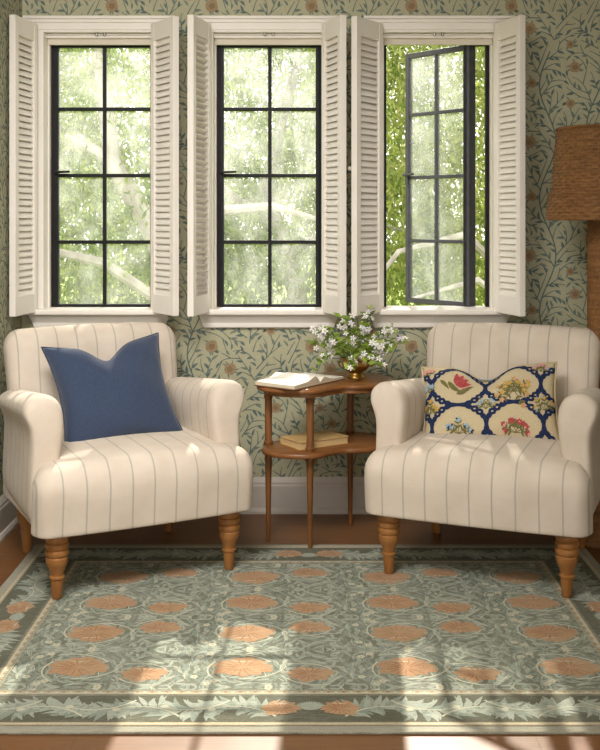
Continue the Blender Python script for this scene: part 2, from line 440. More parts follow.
def wallpaper_tile(W, H, seed=5):
    """one repeat of the trailing vine: list of (material, layer, polygons)"""
    r = random.Random(seed); out = []; cells = {}; G = 0.02; NX, NY = round(W / G), round(H / G)
    def occupy(x, y, own): cells.setdefault((int(x // G) % NX, int(y // G) % NY), []).append((x % W, y % H, own))
    def free(x, y, rad, own):
        ix, iy = int(x // G), int(y // G)
        for i in (-1, 0, 1):
            for j in (-1, 0, 1):
                for (ox, oy, who) in cells.get(((ix + i) % NX, (iy + j) % NY), ()):
                    if who in own: continue
                    dx = (x - ox + W / 2) % W - W / 2; dy = (y - oy + H / 2) % H - H / 2
                    if dx * dx + dy * dy < rad * rad: return False
        return True
    flowers = [(0.035, 0.10, 0.026), (0.215, 0.03, 0.018), (0.215, 0.27, 0.020), (0.395, 0.20, 0.027), (0.43, 0.43, 0.018), (0.045, 0.36, 0.020), (0.235, 0.43, 0.024)]
    for i, (fx, fy, fr) in enumerate(flowers):
        for a in range(24):
            for q in (0.5, 1.05): occupy(fx + fr * q * math.cos(a * PI / 12), fy + fr * q * math.sin(a * PI / 12), ('f', i))
        out.append((2, 5, disc(fx, fy, fr, fr, 24, 0.22, r)))
        out.append((3, 6, disc(fx, fy, fr * 0.5, fr * 0.5, 14, 0.3, r)))
        for k in range(6):
            a = r.random() * 6.28
            out.append((1, 3, leaf(fx + fr * 0.7 * math.cos(a), fy + fr * 0.7 * math.sin(a), a + 0.3, 0.026, 0.007, 0.6, 4)))
    nodes = []
    for si, (x0, ph, amp) in enumerate(((0.115, 0.3, 0.036), (0.325, 2.6, 0.038))):
        pts = [(x0 + amp * math.sin(2 * PI * i / 40 + ph), H * i / 40) for i in range(41)]
        out.append((0, 1, ribbon(pts, [0.0058] * 41)))
        for i in range(40):
            p, q = pts[i], pts[i + 1]; occupy(p[0], p[1], ('s', si))
            nodes.append((p[0], p[1], math.atan2(q[1] - p[1], q[0] - p[0]), ('s', si), 0))
    bid = 0; leaves = []
    for att in range(5000):
        x, y, h, own, gen = r.choice(nodes)
        if gen > 2: continue
        side = r.choice((1, -1)); ln = r.uniform(0.05, 0.17) if att < 2200 else r.uniform(0.03, 0.07)
        k = side * r.uniform(-4, 16)
        c, hd = curve(x, y, h + side * r.uniform(0.35, 0.9), ln, -k * 0.3, k * 1.6, 14)
        rad = 0.0185 if att < 2200 else 0.0155
        if not all(free(px, py, rad, (own,)) for px, py in c[3:]): continue
        if not all(free(px, py, rad * 0.8, ()) for px, py in c[6:]): continue
        bid += 1; me = ('b', bid)
        out.append((0, 2, ribbon(c, [0.0050 - 0.0024 * t / 14 for t in range(15)])))
        for px, py in c: occupy(px, py, me)
        for j in range(2, 14): nodes.append((c[j][0], c[j][1], hd[j], me, gen + 1))
        sd = side; step = max(2, int(0.017 / (ln / 14)))
        for j in range(step, 14, step):
            leaves.append((c[j][0], c[j][1], hd[j] + sd * r.uniform(0.4, 0.75), r.uniform(0.028, 0.040), r.uniform(0.0105, 0.0128), sd * r.uniform(0.2, 1.1), me)); sd = -sd
        leaves.insert(0, (c[-1][0], c[-1][1], hd[-1], r.uniform(0.028, 0.04), 0.010, (1 if k > 0 else -1) * r.uniform(0.3, 1.0), me))
    for x, y, h, own, gen in nodes:
        if gen == 0 and r.random() < 0.5:
            sd = r.choice((1, -1)); leaves.append((x, y, h + sd * 0.6, 0.034, 0.0095, sd * 0.7, own))
    for x, y, a, ln, w, curl, own in leaves:
        tx, ty = x + math.cos(a + curl / 2) * ln, y + math.sin(a + curl / 2) * ln
        mx, my = x + math.cos(a + curl / 4) * ln * .6, y + math.sin(a + curl / 4) * ln * .6
        if not free(tx, ty, 0.0085, (own,)) or not free(mx, my, 0.0075, (own,)): continue
        out.append((0 if r.random() < 0.6 else 1, 3, leaf(x, y, a, ln, w, curl, 6)))
        for q in ((tx, ty), (mx, my)): occupy(q[0], q[1], own)
    return out
TW, TH = 0.44, 0.50
TILE = wallpaper_tile(TW, TH)
def paper_wall(mb, u0, u1, v0, v1, place, skip, ou=0.0, ov=0.0):
    """lays the repeat on a wall; place(u, v, height above the paper) gives the 3D point"""
    for iu in range(math.floor((u0 - ou) / TW) - 1, math.ceil((u1 - ou) / TW) + 1):
        for iv in range(math.floor((v0 - ov) / TH) - 1, math.ceil((v1 - ov) / TH) + 1):
            bu, bv = ou + iu * TW, ov + iv * TH
            for mi, layer, polys in TILE:
                pl = [[(x + bu, y + bv) for x, y in p] for p in polys]
                if any(u < u0 or u > u1 or v < v0 or v > v1 for p in pl for u, v in p): continue
                if any(a < u < b and c < v < d for p in pl for u, v in p for a, b, c, d in skip): continue
                for p in pl:
                    mb.add([place(u, v, 0.0003 * layer) for u, v in p], [tuple(range(len(p)))], 1 + mi)
PAPER = [M['paper'], M['vine'], M['vine2'], M['bloom'], M['bloom2']]

wb = MB(); xs = [LEFT - 0.2] + [x for c in WC for x in (c - HW, c + HW)] + [RIGHT + 0.2]
for i in range(len(xs) - 1):
    if i % 2 == 0: wb.box(xs[i], xs[i + 1], WALL, WALL + 0.2, 0, TOP)
    else:
        wb.box(xs[i], xs[i + 1], WALL, WALL + 0.2, 0, SILL); wb.box(xs[i], xs[i + 1], WALL, WALL + 0.2, HEAD, TOP)
paper_wall(wb, LEFT + 0.002, 1.75, 0.1, 2.45, lambda u, v, h: (u, WALL - h, v), holes, 0.07, 0.03)
structure(wb.build('wall_back', PAPER, smooth=False))
wl = MB().box(LEFT - 0.2, LEFT, REAR, WALL, 0, TOP)
paper_wall(wl, 3.0, WALL - 0.002, 0.1, 2.45, lambda u, v, h: (LEFT + h, u, v), [], 0.2, 0.2)
structure(wl.build('wall_left', PAPER, smooth=False))
structure(MB().box(RIGHT, RIGHT + 0.2, REAR, WALL, 0, TOP).build('wall_right', M['paper'], smooth=False))

def baseboard(name, place, u0, u1):
    prof = [(0, 0), (0.034, 0), (0.034, 0.012), (0.028, 0.022), (0.020, 0.026), (0.020, 0.118), (0.016, 0.126), (0.017, 0.134), (0.011, 0.146), (0.005, 0.155), (0, 0.155)]
    mb = MB(); mb.loft([[place(u, d, z) for d, z in prof] for u in (u0, u1)])
    return structure(mb.build(name, M['baseboard'], angle=25))
baseboard('baseboard_back', lambda u, d, z: (u, WALL - d, z), LEFT, RIGHT)
baseboard('baseboard_left', lambda u, d, z: (LEFT + d, u, z), REAR, WALL - 0.02)

# ------------------------------------------------------------------ windows
def frame_boxes(mb, x0, x1, z0, z1, y0, y1, w, mat=None):
    mb.box(x0, x0 + w, y0, y1, z0, z1, mat=mat); mb.box(x1 - w, x1, y0, y1, z0, z1, mat=mat)
    mb.box(x0 + w, x1 - w, y0, y1, z0, z0 + w, mat=mat); mb.box(x0 + w, x1 - w, y0, y1, z1 - w, z1, mat=mat)
    return mb
ROWS = (1.187, 1.487, 1.786)
Z0S, Z1S = 0.875, 2.096
GY = WALL + 0.10          # steel frame plane
def window(n, c, opened):
    root = structure(empty('window_%d' % n, (c, WALL, 0)))
    rel = lambda y: y - WALL
    # casing: flat band with a raised outer fillet
    mb = MB(); o = 0.325
    for sx in (-1, 1):
        a, b = sorted((sx * HW, sx * o)); mb.box(a, b, -0.018, 0.0, SILL, 2.13)
        a, b = sorted((sx * (o - 0.014), sx * o)); mb.box(a, b, -0.027, -0.018, SILL, 2.13)
    mb.box(-o, o, -0.018, 0, 2.122, 2.168); mb.box(-o - 0.008, o + 0.008, -0.034, 0, 2.168, 2.182); mb.box(-o, o, -0.026, -0.018, 2.152, 2.168)
    mb.build('casing', M['white'], root, smooth=False, bevel=0.003)
    # jamb liner and stops
    mb = MB(); i = 0.246
    for sx in (-1, 1):
        a, b = sorted((sx * i, sx * HW)); mb.box(a, b, -0.012, 0.17, SILL, HEAD)
        a, b = sorted((sx * 0.238, sx * i)); mb.box(a, b, 0.06, 0.095, SILL, HEAD)
    mb.box(-i, i, -0.012, 0.17, HEAD - 0.012, HEAD); mb.box(-i, i, 0.0, 0.17, SILL - 0.0, SILL + 0.010)
    mb.build('jamb', M['white'], root, smooth=False, bevel=0.002)
    # stool and apron
    MB().rbox(-0.315, 0.315, -0.062, -0.0005, 0.872, 0.898, 0.006, 0.010, 0.010, 0.006, 3, 3).build('sill', M['white'], root)
    prof = [(0, 0.812), (-0.014, 0.812), (-0.020, 0.818), (-0.020, 0.836), (-0.024, 0.842), (-0.030, 0.852), (-0.040, 0.862), (-0.046, 0.872), (0, 0.872)]
    ap = MB(); ap.loft([[(u - (0.02 if e else -0.02) * (0.872 - z) / 0.06, y, z) for y, z in prof] for u, e in ((-0.305, 0), (0.305, 1))])
    ap.build('apron', M['white'], root, angle=25)
    # blind head box under the head with two small catches
    bl = MB(); bl.box(-i, i, 0.030, 0.085, 2.094, HEAD - 0.013); bl.box(-i, i, 0.020, 0.030, 2.104, HEAD - 0.013)
    bl = bl.build('blind_cassette', M['white'], root, smooth=False, bevel=0.003)
    MB().box(-i + 0.004, i - 0.004, 0.050, 0.066, 2.068, 2.095).build('roller_blind', M['white2'], bl, smooth=False)
    for k in (-1, 1):
        MB().lathe([(0.0, -0.006), (0.006, -0.006), (0.007, 0.0), (0.006, 0.006), (0.0, 0.006)], 12, (k * 0.018, 0.014, 2.108)).build('catch', M['brushed'], bl)
    # steel frame
    fy0, fy1 = rel(GY), rel(GY) + 0.035
    frame_boxes(MB(), -0.240, 0.240, Z0S, Z1S, fy0, fy1, 0.016).build('steel_frame', M['steel'], root, smooth=False, bevel=0.002)
    if not opened:
        sash = frame_boxes(MB(), -0.224, 0.224, Z0S + 0.016, Z1S - 0.016, fy0 - 0.006, fy1 - 0.008, 0.017).build('casement_sash', M['steel'], root, smooth=False, bevel=0.002)
        X0, X1 = -0.210, 0.210; par = sash; mt = Matrix.Identity(4); y = fy0; ms = M['steel']
    else:
        hx, hy, fx, fyy = 0.150, 0.120, -0.102, 0.405       # hinge edge and free edge, relative to the window
        Wd = math.hypot(hx - fx, hy - fyy); ang = math.atan2(hy - fyy, hx - fx)
        mt = Matrix.Translation((hx, hy, 0)) @ Matrix.Rotation(ang, 4, 'Z')
        ms = M['steel_open']
        s0 = frame_boxes(MB(), -Wd, 0, Z0S + 0.016, Z1S - 0.016, -0.012, 0.014, 0.024, mt)
        s0.box(-0.022, 0.012, -0.012, 0.034, Z0S + 0.016, Z1S - 0.016, mat=mt)
        sash = s0.build('casement_sash', ms, root, smooth=False, bevel=0.002)
        st = MB()                                           # the two friction stays that carry the open sash
        for z in (Z0S + 0.012, Z1S - 0.020):
            st.tube([(0.222, fy0 + 0.014, z), (hx, hy + 0.01, z)], 0.006, 6)
        st.build('stay', M['steel'], root)
        X0, X1 = -Wd + 0.02, -0.02; par = sash; y = -0.010
    gb = MB(); xm = (X0 + X1) / 2
    gb.box(xm - 0.008, xm + 0.008, y, y + 0.020, Z0S + 0.03, Z1S - 0.03, mat=mt)
    for z in ROWS: gb.box(X0, X1, y + 0.0005, y + 0.0195, z - 0.008, z + 0.008, mat=mt)
    gb.build('glazing_bars', ms, par, smooth=False, bevel=0.002)
    MB().box(X0, X1, y + 0.009, y + 0.012, Z0S + 0.03, Z1S - 0.03, mat=mt).build('pane', M['glass'], par, smooth=False)
    hd = MB(); x = X0 - 0.006
    hd.box(x - 0.008, x + 0.008, y - 0.010, y - 0.004, 1.455, 1.515, mat=mt)
    hd.tube([mt @ Vector(p) for p in ((x, y - 0.006, 1.50), (x, y - 0.030, 1.50), (x + 0.02, y - 0.034, 1.501), (x + 0.068, y - 0.034, 1.503))], [0.006, 0.006, 0.006, 0.005], 8)
    hd.build('handle', ms, par)
    return root
for n, c in enumerate(WC): window(n + 1, c, n == 2)

# ------------------------------------------------------------------ louvred shutters
def shutter(hx, fx, fy, tilt, label, knob=False):
    """hinge at (hx, WALL-0.03); free edge at (fx, fy)"""
    hy = WALL - 0.036
    ang = math.atan2(fy - hy, fx - hx); Wd = 0.222
    root = empty('louvered_shutter', (hx, hy, 0.885), ang)
    tag(root, label, 'shutter', 'white louvred shutters folded back beside the windows')
    H = 1.258; th = 0.014; st = 0.034; tr = 0.078; br = 0.082
    f = MB()
    f.box(0.001, st, -th, th, 0, H); f.box(Wd - st, Wd, -th, th, 0, H)
    f.box(st, Wd - st, -th + 0.001, th - 0.001, 0, br); f.box(st, Wd - st, -th + 0.001, th - 0.001, H - tr, H)
    f.build('frame', M['white'], root, smooth=False, bevel=0.002)
    n = 40; lv = MB(); span = H - tr - br
    for i in range(n):
        z = br + span * (i + 0.5) / n
        ca, sa = math.cos(tilt), math.sin(tilt); hw, ht = 0.0168, 0.0028
        ring = []
        for a in range(10):
            t = 2 * PI * a / 10; p, q = hw * math.cos(t), ht * math.sin(t)
            ring.append((p * ca - q * sa, z + p * sa + q * ca))
        lv.loft([[(x, yy, zz) for yy, zz in ring] for x in (st - 0.002, Wd - st + 0.002)])
    lv.build('louvers', M['white'], root, angle=60)
    for z in (0.16, H - 0.16): MB().lathe([(0.0, -0.03), (0.005, -0.03), (0.005, 0.03), (0.0, 0.03)], 10, (-0.0045, 0, z)).build('hinge', M['white'], root)
    if knob:
        k = MB(); k.lathe([(0.004, 0), (0.004, 0.008), (0.010, 0.014), (0.010, 0.020), (0.004, 0.025), (0, 0.025)], 14)
        o = k.build('knob', M['white'], root); o.rotation_euler = (PI / 2, 0, 0); o.location = (Wd - 0.017, -th, 0.62)
    return root
T = -math.radians(64)
shutter(-1.186, -1.222, 4.33, T, 'white louvred shutter in the left corner, on the left of the left window')
shutter(-0.668, -0.550, 4.37, -T, 'white louvred shutter on the right side of the left window')
shutter(-0.428, -0.482, 4.33, math.radians(32), 'white louvred shutter with open gappy slats, left of the middle window')
shutter(0.080, 0.152, 4.35, -T, 'white louvred shutter right of the middle window, behind the flowers')
shutter(0.326, 0.206, 4.37, T, 'white louvred shutter on the left side of the open window', True)
shutter(0.834, 0.902, 4.34, -T, 'white louvred shutter right of the open window, nearest the rattan lamp')

# ------------------------------------------------------------------ rug
RX, RY, RW, RD, RT = 0.012, 3.357, 2.16, 1.495, 0.008
def make_rug():
    mb = MB(); r = random.Random(11)
    mats = [M[k] for k in ('rug_ground', 'rug_dark', 'rug_sage', 'rug_mid', 'rug_cream', 'rug_tan', 'rug_peach', 'rug_rust', 'rug_edge')]
    G, D, S, MD, CR, TN, PE, RU, ED = range(9)
    hx, hy = RW / 2, RD / 2
    mb.rbox(-hx, hx, -hy, hy, 0.0004, RT, 0.003, 0.003, 0.003, 0.002, 2, 4, mi=ED)
    lay = lambda k: RT + 0.00015 * k
    cnt = [0]
    def put(polys, mi, k):
        for p in polys:
            ar = sum(p[i - 1][0] * p[i][1] - p[i][0] * p[i - 1][1] for i in range(len(p)))
            if ar < 0: p = p[::-1]
            cnt[0] += 1; z = lay(k) + (cnt[0] * 0.618034 % 1) * 0.00012
            mb.add([(u, v, z) for u, v in p], [tuple(range(len(p)))], mi)
    def rect(x0, x1, y0, y1, mi, k): put([[(x0, y0), (x1, y0), (x1, y1), (x0, y1)]], mi, k)
    B0, B1 = 0.045, 0.195           # border from the edge
    ix, iy = hx - 0.222, hy - 0.222  # inner field
    rect(-ix, ix, -iy, iy, G, 1)
    # ---- field: one quarter cell, mirrored across v
    PX, PV = 0.471, 0.25
    bx, sx = (-0.667) % PX, (-0.473) % PX
    BIG = (bx, 0.125); SM = (sx, 0.083)
    cell = []
    def wrapd(x, a): return (x - a + PX / 2) % PX - PX / 2
    pts = []
    tries = 0
    while tries < 4200:
        tries += 1
        x, y = r.random() * PX, r.random() * PV
        if any(wrapd(x, a) ** 2 + (y - b) ** 2 < 0.0165 ** 2 for a, b in pts): continue
        d1 = math.hypot(wrapd(x, BIG[0]) / 0.085, (y - BIG[1]) / 0.066); d2 = math.hypot(wrapd(x, SM[0]) / 0.066, (y - SM[1]) / 0.05)
        if d1 < 0.9 or d2 < 0.9: continue
        pts.append((x, y))
        ctr = BIG if d1 * 0.085 < d2 * 0.066 * 1.3 else SM
        a = math.atan2(y - ctr[1], wrapd(x, ctr[0])) + PI / 2 + r.uniform(-0.7, 0.7) + (PI if r.random() < 0.5 else 0)
        ln = r.uniform(0.028, 0.060); w = r.uniform(0.008, 0.016)
        cell.append((S if r.random() < 0.62 else MD, 2 if r.random() < 0.5 else 3, leaf(x - math.cos(a) * ln / 2, y - math.sin(a) * ln / 2, a, ln, w, r.uniform(-1.4, 1.4), 6)))
        if r.random() < 0.5:
            cell.append((G if r.random() < 0.6 else CR, 4, leaf(x - math.cos(a) * ln * .35, y - math.sin(a) * ln * .35, a, ln * 0.8, 0.0026, 0.4, 4)))
    for (cx, cy), R0, n in ((BIG, 0.100, 3), (SM, 0.078, 2)):
        for k in range(n):                                   # sweeping cream stems round each flower
            a0 = k * 2 * PI / n + 0.5; c = []
            for i in range(13):
                a = a0 + i / 12 * 1.7; rr = R0 * (0.92 + 0.35 * (i / 12) ** 2)
                c.append((cx + rr * math.cos(a), cy + rr * 0.8 * math.sin(a)))
            cell.append((CR, 5, ribbon(c, [0.0062 - 0.003 * i / 12 for i in range(13)])))
    for k in range(9):                                       # small cream blossoms
        x, y = r.random() * PX, r.random() * PV
        if math.hypot(wrapd(x, BIG[0]), y - BIG[1]) < 0.1 or math.hypot(wrapd(x, SM[0]), y - SM[1]) < 0.08: continue
        for q in range(5):
            a = q * 2 * PI / 5
            cell.append((CR, 5, disc(x + 0.007 * math.cos(a), y + 0.007 * math.sin(a), 0.0052, 0.0052, 7)))
        cell.append((TN, 6, disc(x, y, 0.004, 0.004, 6)))
    def flower(cx, cy, rx, ry, mir=1, into=None, base=6):
        into.append((PE, base, disc(cx, cy, rx, ry, 30, 0.34, r)))
        for k in range(13):
            a = PI * (k + 0.5) / 13 * 1.7 + 0.3
            into.append((RU, base + 1, leaf(cx + rx * 0.12 * math.cos(a), cy + ry * 0.12 * math.sin(a), math.atan2(ry * math.sin(a), rx * math.cos(a)), rx * 0.72, 0.0045, 0.2, 4)))
        into.append((CR, base + 1, leaf(cx - rx * 0.5, cy + ry * 0.75, -0.3, rx * 0.9, 0.004, 0.6, 5)))
    flower(*BIG, 0.082, 0.062, into=cell); flower(*SM, 0.062, 0.047, into=cell)
    for iu in range(-3, 4):
        for iv in range(-4, 5):
            for mi, k, polys in cell:
                out = []
                for p in polys:
                    q = [(x + iu * PX, (y if iv % 2 == 0 else PV - y) + iv * PV) for x, y in p]
                    if iv % 2: q = q[::-1]
                    out.append(q)
                cx = sum(u for p in out for u, v in p) / sum(len(p) for p in out); cy = sum(v for p in out for u, v in p) / sum(len(p) for p in out)
                if abs(cx) > ix - 0.005 or abs(cy) > iy - 0.005: continue
                put(out, mi, k)
    # ---- border band and guard stripes laid over the field's rim
    K = 10
    def band(d0, d1, mi, k):
        rect(-hx + d0, hx - d0, -hy + d0, -hy + d1, mi, k); rect(-hx + d0, hx - d0, hy - d1, hy - d0, mi, k)
        rect(-hx + d0, -hx + d1, -hy + d1, hy - d1, mi, k); rect(hx - d1, hx - d0, -hy + d1, hy - d1, mi, k)
    band(0.030, 0.048, TN, K); band(0.036, 0.041, CR, K + 1)
    band(B0 + 0.003, B1, D, K); band(B1, B1 + 0.008, G, K + 1); band(B1 + 0.006, 0.228, TN, K); band(B1 + 0.012, B1 + 0.017, CR, K + 1); band(0.220, 0.225, MD, K + 1)
    def dots(ax):
        L = hx - 0.22 if ax == 0 else hy - 0.22
        n = int(2 * L / 0.02)
        for i in range(n):
            t = -L + 2 * L * (i + 0.5) / n
            for s in (1, -1):
                w = (hy if ax == 0 else hx) - 0.2155
                c = (t, s * w) if ax == 0 else (s * w, t)
                put(disc(c[0], c[1], 0.0058, 0.0042, 6), RU if i % 2 else CR, K + 2)
    dots(0); dots(1)
    # running acanthus in the border: a strip in (t, w) mirrored about its middle
    def border(L, place):
        r2 = random.Random(3); els = []; wid = B1 - B0
        t = 0.0
        flower_el = []
        flower(0.078, 0.0, 0.052, 0.040, into=flower_el, base=K + 6)
        els += flower_el
        x = 0.12; s = 1
        while x < L - 0.06:
            c, hd = curve(x - 0.03, -s * 0.045, s * 0.9, 0.19, -s * 5, -s * 10, 14)
            els.append((CR, K + 4, ribbon(c, [0.006 - 0.003 * i / 14 for i in range(15)])))
            for j in range(1, 15):
                for sd in (1, -1):
                    ln = r2.uniform(0.05, 0.085)
                    els.append((S if r2.random() < 0.72 else MD, K + 3 if sd > 0 else K + 2, leaf(c[j][0], c[j][1], hd[j] + sd * r2.uniform(0.4, 1.0), ln, r2.uniform(0.014, 0.022), sd * r2.uniform(-0.3, 1.2), 6)))
            els.append((CR, K + 5, disc(c[-1][0], c[-1][1], 0.011, 0.010, 9)))
            x += 0.125; s = -s
        for i in range(7):
            els.append((S, K + 3, leaf(0.0, -0.01, PI / 2 - 0.9 + 0.3 * i, 0.05, 0.016, 0.2, 5)))
        for mi, k, polys in els:
            for mir in (1, -1):
                out = [[(mir * a, b) for a, b in p] for p in polys]
                if any(abs(b) > wid / 2 or abs(a) > L for p in out for a, b in p):
                    out = [[(max(-L, min(L, a)), max(-wid / 2, min(wid / 2, b))) for a, b in p] for p in out]
                put([[place(a, b) for a, b in p] for p in out], mi, k)
    mid = (B0 + B1) / 2 + 0.002
    border(hx - B0, lambda a, b: (a, -hy + mid + b)); border(hx - B0, lambda a, b: (a, hy - mid - b))
    border(hy - B1, lambda a, b: (-hx + mid + b, a)); border(hy - B1, lambda a, b: (hx - mid - b, a))
    o = mb.build('area_rug', mats, smooth=False)
    o.location = (RX, RY, 0)
    tag(o, 'sage green woven rug with peach flowers and leafy border under the armchairs', 'rug')
make_rug()

# ------------------------------------------------------------------ armchairs
LEGP = [(0.0, 0.0), (0.0150, 0.0), (0.0175, 0.004), (0.0215, 0.062), (0.0215, 0.066), (0.026, 0.069), (0.026, 0.075), (0.0215, 0.078), (0.0225, 0.085), (0.027, 0.100), (0.034, 0.115), (0.0375, 0.123),
        (0.0375, 0.139), (0.0345, 0.142), (0.0385, 0.148), (0.0405, 0.156), (0.0385, 0.164), (0.0345, 0.167), (0.0385, 0.172), (0.0405, 0.180), (0.0385, 0.188), (0.0345, 0.191), (0.0375, 0.196), (0.0385, 0.205), (0.0365, 0.213), (0.033, 0.216), (0.033, 0.240)]
def chair():
    root = empty('armchair')
    # seat block: deep rounded front that runs past the arms
    def seat_warp(x, y, z):
        t = max(0, min(1, (y + 0.27) / 0.05)); x *= 1 - 0.060 * t
        top = max(0, min(1, (z - 0.36) / 0.08))
        crown = (1 - (x / 0.40) ** 2)
        z += top * (0.030 * crown - 0.012 + 0.010 * (1 - ((y + 0.03) / 0.35) ** 2))
        y -= 0.016 * (1 - (x / 0.4) ** 2) * max(0, -(y + 0.15)) / 0.22
        if y < -0.2: y += 0.012 * (1 - max(0, min(1, (z - 0.22) / 0.12)))
        return x, y, z
    MB().rbox(-0.402, 0.402, -0.365, 0.365, 0.214, 0.447, 0.055, 0.075, 0.080, 0.014, 6, 14, seat_warp).build('seat', M['fab_x'], root, angle=180)
    # backrest
    def back_warp(x, y, z):
        k = (z - 0.45)
        x *= 1 + 0.05 * max(0, k) / 0.4
        y += 0.24 * k + 0.012 * (x / 0.35) ** 2 * -1 - 0.010 * math.cos(max(-1, min(1, x / 0.35)) * PI / 2)
        z += 0.010 * (1 - (x / 0.35) ** 2) * (1 if z > 0.75 else 0)
        return x, y, z
    MB().rbox(-0.342, 0.342, 0.262, 0.402, 0.30, 0.838, 0.065, 0.060, 0.075, 0.03, 6, 12, back_warp).build('backrest', M['fab_x'], root, angle=180)
    # arms: rolled profile swept from the front to the back
    prof = [(0.396, 0.217), (0.397, 0.32), (0.392, 0.42), (0.388, 0.50), (0.392, 0.552), (0.405, 0.585), (0.415, 0.612), (0.412, 0.640), (0.395, 0.662), (0.370, 0.674), (0.340, 0.676), (0.310, 0.667),
            (0.287, 0.646), (0.275, 0.615), (0.272, 0.575), (0.276, 0.52), (0.284, 0.46), (0.292, 0.40), (0.296, 0.31), (0.296, 0.217)]
    def arm(sd):
        mb = MB(); cx, cz = 0.340, 0.52; 
        def ring(y, sc):
            e = (y + 0.22) / 0.58
            out = []
            for x, z in prof:
                xx = cx + (x - cx) * sc - max(0, e) * 0.016; zz = cz + (z - cz) * sc
                if zz > 0.45: zz += (zz - 0.45) / 0.22 * (0.006 - 0.055 * min(1, e * 1.15))
                out.append((sd * xx, y, zz))
            return out if sd > 0 else out[::-1]
        secs = [(-0.236, 0.30), (-0.235, 0.55), (-0.233, 0.70), (-0.228, 0.84), (-0.218, 0.93), (-0.203, 0.98), (-0.190, 1.0), (-0.10, 1.0), (0.02, 1.0), (0.14, 1.0), (0.25, 1.0), (0.305, 0.98), (0.31, 0.93)]
        rings = [ring(*q) for q in secs]
        n = len(prof)
        vs = [p for rr in rings for p in rr]; base = len(mb.v)
        mb.v.extend(vs)
        for i in range(len(rings) - 1):
            for j in range(n):
                k = (j + 1) % n
                mb.f.append((i * n + j, i * n + k, (i + 1) * n + k, (i + 1) * n + j)); mb.m.append(0)
        mb.f.append(tuple(range(n - 1, -1, -1))); mb.m.append(0)
        mb.f.append(tuple((len(rings) - 1) * n + j for j in range(n))); mb.m.append(0)
        mb.build('armrest', M['fab_y'], root, angle=180, subsurf=2)
    arm(1); arm(-1)
    legs = []
    for x, y, lo in ((-0.316, -0.285, 0), (0.316, -0.285, 0), (-0.29, 0.285, 1), (0.29, 0.285, 1)):
        pr = [(r_, z if z > 0.03 else z - (RT + 0.003) * lo) for r_, z in LEGP]
        legs.append(MB().lathe(pr, 28, (x, y, 0)).build('leg', M['leg_wood'], root, angle=35))
    return root
ch = chair()
ch.location = (-0.694, 3.918, RT + 0.003); ch.rotation_euler = (0, 0, math.radians(27.5))
tag(ch, 'cream striped armchair with turned wooden legs, holding the plain navy cushion', 'armchair', 'matching striped armchairs below the windows')
ch2 = dup(ch)
ch2.location = (0.700, 3.915, RT + 0.003); ch2.rotation_euler = (0, 0, math.radians(-22))
ch2['label'] = 'cream striped armchair by the rattan lamp, holding the patterned cushion'

# ------------------------------------------------------------------ cushions
def cushion_point(u, v, side, W, H, Tk, chop, pin):
    """front (side=1) or back (-1) surface; u, v in -1..1; lies in the xz plane, z up, front towards -y"""
    e = max(0.0, (1 - abs(u) ** 2.6) * (1 - abs(v) ** 2.6))
    t = Tk * e ** 0.55
    x = u * W / 2 * (1 - pin * (1 - v * v) * abs(u) ** 3)
    z = v * H / 2 * (1 - pin * (1 - u * u) * abs(v) ** 3)
    g = math.exp(-((u + 0.02) / 0.33) ** 2) * max(0, v + 0.15) / 1.15
    z -= chop * g ** 1.3
    t *= 1 - 0.30 * math.exp(-((u + 0.02) / 0.28) ** 2) * max(0, v) ** 1.5
    t += 0.010 * e * math.sin(5.1 * u + 2.3 * v) * math.cos(3.7 * v - 1.2 * u)
    return Vector((x, -side * t, z))
def cushion(W, H, Tk, chop, pin, n=36):
    mb = MB(); idx = {}
    def vid(i, j, s):
        edge = i in (0, n) or j in (0, n)
        key = (i, j, 0 if edge else s)
        if key not in idx:
            idx[key] = len(mb.v); mb.v.append(tuple(cushion_point(-1 + 2 * i / n, -1 + 2 * j / n, s, W, H, Tk, chop, pin)))
        return idx[key]
    for s in (1, -1):
        for i in range(n):
            for j in range(n):
                q = (vid(i, j, s), vid(i + 1, j, s), vid(i + 1, j + 1, s), vid(i, j + 1, s))
                mb.f.append(q if s > 0 else q[::-1]); mb.m.append(0)
    return mb
def piping(W, H, Tk, chop, pin, rad, off=0.0):
    mb = MB(); pts = []; n = 30
    for k in range(n): pts.append((-1 + 2 * k / n, -1))
    for k in range(n): pts.append((1, -1 + 2 * k / n))
    for k in range(n): pts.append((1 - 2 * k / n, 1))
    for k in range(n): pts.append((-1, 1 - 2 * k / n))
    P = [cushion_point(u, v, 1, W, H, Tk, chop, pin) for u, v in pts]
    rings = []
    m = len(P)
    for i in range(m + 1):
        p = P[i % m]; t = (P[(i + 1) % m] - P[i % m - 1]).normalized(); a = Vector((0, 1, 0)); b = t.cross(a)
        rings.append([p + (a * math.cos(2 * PI * j / 6) + b * math.sin(2 * PI * j / 6)) * rad for j in range(6)])
    mb.loft(rings, cap=False)
    return mb

nv = dict(W=0.475, H=0.445, Tk=0.085, chop=0.068, pin=0.13)
pil = cushion(**nv).build('throw_cushion', M['navy'], angle=180)
piping(rad=0.0035, **nv).build('piping', M['navy'], pil, angle=180)
tag(pil, 'plain navy blue linen cushion propped against an armchair back', 'cushion')
def on_chair(o, chair_o, x, y, z, lean, roll=0.0, yaw=0.0):
    m = chair_o.matrix_basis if False else Matrix.Translation(chair_o.location) @ Matrix.Rotation(chair_o.rotation_euler.z, 4, 'Z')
    mm = m @ Matrix.Translation((x, y, z)) @ Matrix.Rotation(yaw, 4, 'Z') @ Matrix.Rotation(-lean, 4, 'X') @ Matrix.Rotation(roll, 4, 'Y')
    o.location = mm.to_translation(); o.rotation_euler = mm.to_euler()
on_chair(pil, ch, -0.004, 0.086, 0.616, math.radians(31), math.radians(-4))

